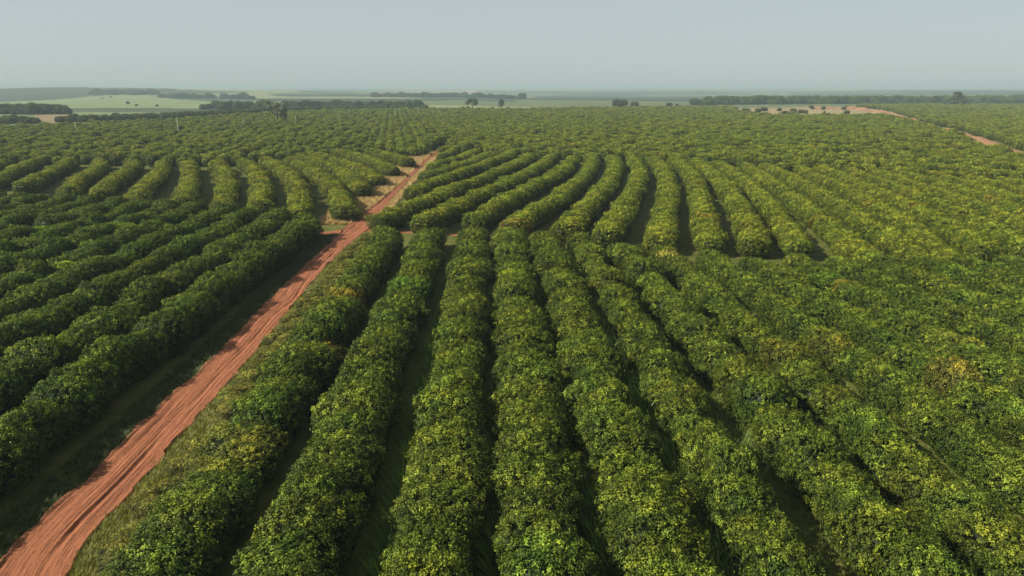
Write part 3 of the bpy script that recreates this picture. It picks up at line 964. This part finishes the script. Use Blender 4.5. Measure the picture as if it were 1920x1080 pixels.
# shrubs in the sandy clearing on the right
SHRUB = [(1322, 206, 14, 6), (1398, 212.5, 22, 8), (1421, 211, 12, 7), (1433, 208.5, 16, 7), (1461, 208.5, 10, 6), (1471, 215.5, 14, 7), (1481, 217, 10, 6),
         (1487, 210, 13, 6), (1501, 212.5, 15, 6.5), (1510, 213, 9, 6), (1546, 211.5, 5, 3), (1587, 214.5, 13, 7), (1437, 217, 11, 6)]
WH = ['first', 'second', 'third', 'fourth', 'fifth', 'sixth', 'seventh', 'eighth', 'ninth', 'tenth', 'eleventh', 'twelfth', 'thirteenth']
by_x = sorted(range(len(SHRUB)), key=lambda q: SHRUB[q][0])
for q, (a, b, w, h) in enumerate(SHRUB):
    gx, gy = ground(a, b)
    sc = math.hypot(gy, H) / F
    root = bpy.data.objects.new('shrub', None); C.objects.link(root); root.location = (gx, gy, 0); root.rotation_euler[2] = q * 1.3
    tag(root, f'dark shrub in the far sandy clearing, {WH[by_x.index(q)]} of them from the left', 'shrub', 'shrubs in the sandy clearing')
    c = link_mesh('crown', CROWNS[q % NV], root)
    c.scale = (w * sc / 5.6, w * sc / 7.0, h * sc / 3.8)
    c['tint'] = [0.75, 0.62, 0.7]
    link_mesh('trunk', TRUNKS[q % 4], root)

# ------------------------------------------------------------------ far-off woods and windbreaks
def wood(name, label, polys, spacing, hgt, jit, tint, seed):
    """fill photo outlines (ground pixels) with tall trees"""
    g = np.random.default_rng(seed)
    P, S = [], []
    for poly in polys:
        gp = np.array([ground(a, b) for a, b in poly])
        lo, hi = gp.min(0), gp.max(0)
        n = int((hi - lo).prod() / spacing ** 2)
        q = g.uniform(lo, hi, (n, 2))
        k = in_poly(q[:, 0], q[:, 1], [tuple(v) for v in gp])
        q = q[k]
        P.append(q)
    P = np.vstack(P); n = len(P)
    hh = hgt * (1 + jit * g.normal(size=n)).clip(0.5, 1.7) / 3.8
    wv = np.maximum(hh * g.uniform(0.75, 1.05, n), spacing / 5.5)
    tn = np.array(tint)[None] * (1 + 0.22 * g.normal(size=(n, 1))).clip(0.5, 1.6)
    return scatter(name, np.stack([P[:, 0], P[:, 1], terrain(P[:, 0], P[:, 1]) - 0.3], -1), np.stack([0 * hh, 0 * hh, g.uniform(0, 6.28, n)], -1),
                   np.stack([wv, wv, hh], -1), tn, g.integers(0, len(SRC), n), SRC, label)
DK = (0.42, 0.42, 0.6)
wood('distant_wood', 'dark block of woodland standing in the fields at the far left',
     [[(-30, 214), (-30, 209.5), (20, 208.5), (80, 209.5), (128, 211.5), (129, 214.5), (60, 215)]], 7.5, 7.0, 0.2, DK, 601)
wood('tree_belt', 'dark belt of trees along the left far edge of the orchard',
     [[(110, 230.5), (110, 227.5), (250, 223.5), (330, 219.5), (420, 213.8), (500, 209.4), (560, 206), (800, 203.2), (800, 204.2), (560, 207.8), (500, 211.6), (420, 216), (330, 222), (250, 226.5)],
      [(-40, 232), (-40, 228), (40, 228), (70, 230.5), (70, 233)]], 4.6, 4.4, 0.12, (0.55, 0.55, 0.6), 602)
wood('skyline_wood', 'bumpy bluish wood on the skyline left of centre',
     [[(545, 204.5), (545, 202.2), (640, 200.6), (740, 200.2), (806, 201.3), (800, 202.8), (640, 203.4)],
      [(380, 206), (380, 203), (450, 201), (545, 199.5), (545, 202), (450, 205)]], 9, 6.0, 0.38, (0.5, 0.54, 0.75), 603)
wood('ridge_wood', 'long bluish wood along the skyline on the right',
     [[(1290, 197.5), (1340, 195.2), (1420, 191.5), (1600, 190.5), (1760, 190), (1960, 188.5), (1960, 193), (1600, 194.5), (1420, 196)]], 13, 8.0, 0.5, (0.62, 0.68, 1.0), 604)  # lighter bluish tint paints extra haze into the leaf colour
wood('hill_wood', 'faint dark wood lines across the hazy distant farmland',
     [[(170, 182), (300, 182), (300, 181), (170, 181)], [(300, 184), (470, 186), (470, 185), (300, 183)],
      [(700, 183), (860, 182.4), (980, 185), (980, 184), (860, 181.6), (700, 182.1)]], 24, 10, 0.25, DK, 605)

# ------------------------------------------------------------------ utility poles in the left field
def pole(px_, base, top, which):
    gx, gy = ground(px_, base, ZC)
    h = height_at(px_, top, gy)
    root = bpy.data.objects.new('utility_pole', None); C.objects.link(root); root.location = (gx, gy, 0)
    tag(root, f'pale utility pole in the left field, {which}', 'pole', 'utility poles across the left field')
    co, fs = [], []
    m = 10
    for i, (z, r) in enumerate(((-0.2, 0.26), (h * 0.5, 0.22), (h, 0.17))):
        an = np.arange(m) * 2 * math.pi / m
        co.append(np.stack([r * np.cos(an), r * np.sin(an), 0 * an + z], -1))
    co.append(np.array([[0, 0, h + 0.05]]))
    for i in range(2):
        for j in range(m):
            fs += [[i * m + j, i * m + (j + 1) % m, (i + 1) * m + (j + 1) % m], [i * m + j, (i + 1) * m + (j + 1) % m, (i + 1) * m + j]]
    for j in range(m): fs.append([2 * m + j, 2 * m + (j + 1) % m, 3 * m])
    link_mesh('shaft', mesh_np('shaft', np.vstack(co), fs, M_pole, True), root)
    bm = bmesh.new(); bmesh.ops.create_cube(bm, size=1)
    for v in bm.verts: v.co = (v.co.x * 1.5, v.co.y * 0.12 + 0.26, v.co.z * 0.14 + h - 0.45)
    me = bpy.data.meshes.new('crossarm'); bm.to_mesh(me); bm.free(); me.materials.append(M_bark)
    arm = link_mesh('crossarm', me, root)
    for sx in (-0.65, 0.0, 0.65):
        bm = bmesh.new(); bmesh.ops.create_cone(bm, segments=8, radius1=0.09, radius2=0.05, depth=0.24, cap_ends=True)
        for v in bm.verts: v.co += Vector((sx, 0.26, h - 0.45 + 0.19))
        me = bpy.data.meshes.new('insulator'); bm.to_mesh(me); bm.free(); me.materials.append(M_pole)
        link_mesh('insulator', me, arm)
for a in [(143, 243, 228, 'leftmost of the row'), (335, 247, 223, 'second from the left and the tallest'), (457, 236, 220, 'third from the left'),
          (555, 232, 218, 'fourth from the left beside the sparse tree'), (636, 226, 217, 'fifth from the left'), (741, 216, 209, 'third from the right end'),
          (785, 215, 206, 'second from the right end'), (811, 214, 206, 'last at the right end')]:
    pole(*a)

# ------------------------------------------------------------------ haze
def haze():
    bm = bmesh.new(); bmesh.ops.create_cube(bm, size=1)
    for v in bm.verts: v.co = (v.co.x * 26000, v.co.y * 26000, (v.co.z + 0.5) * 84 - 32)
    me = bpy.data.meshes.new('haze'); bm.to_mesh(me); bm.free()
    m = bpy.data.materials.new('pale haze'); m.use_nodes = True
    t = m.node_tree; t.nodes.clear()
    out = t.nodes.new('ShaderNodeOutputMaterial'); v = t.nodes.new('ShaderNodeVolumePrincipled')
    v.inputs['Color'].default_value = (0.30, 0.385, 0.43, 1)
    v.inputs['Density'].default_value = 0.00024
    v.inputs['Anisotropy'].default_value = 0.0
    t.links.new(v.outputs[0], out.inputs['Volume'])
    me.materials.append(m)
    o = link_mesh('haze', me)
    tag(o, 'pale blue-grey haze lying over the farmland', kind='stuff')
haze()
print('TREES', N, 'single', single.sum())
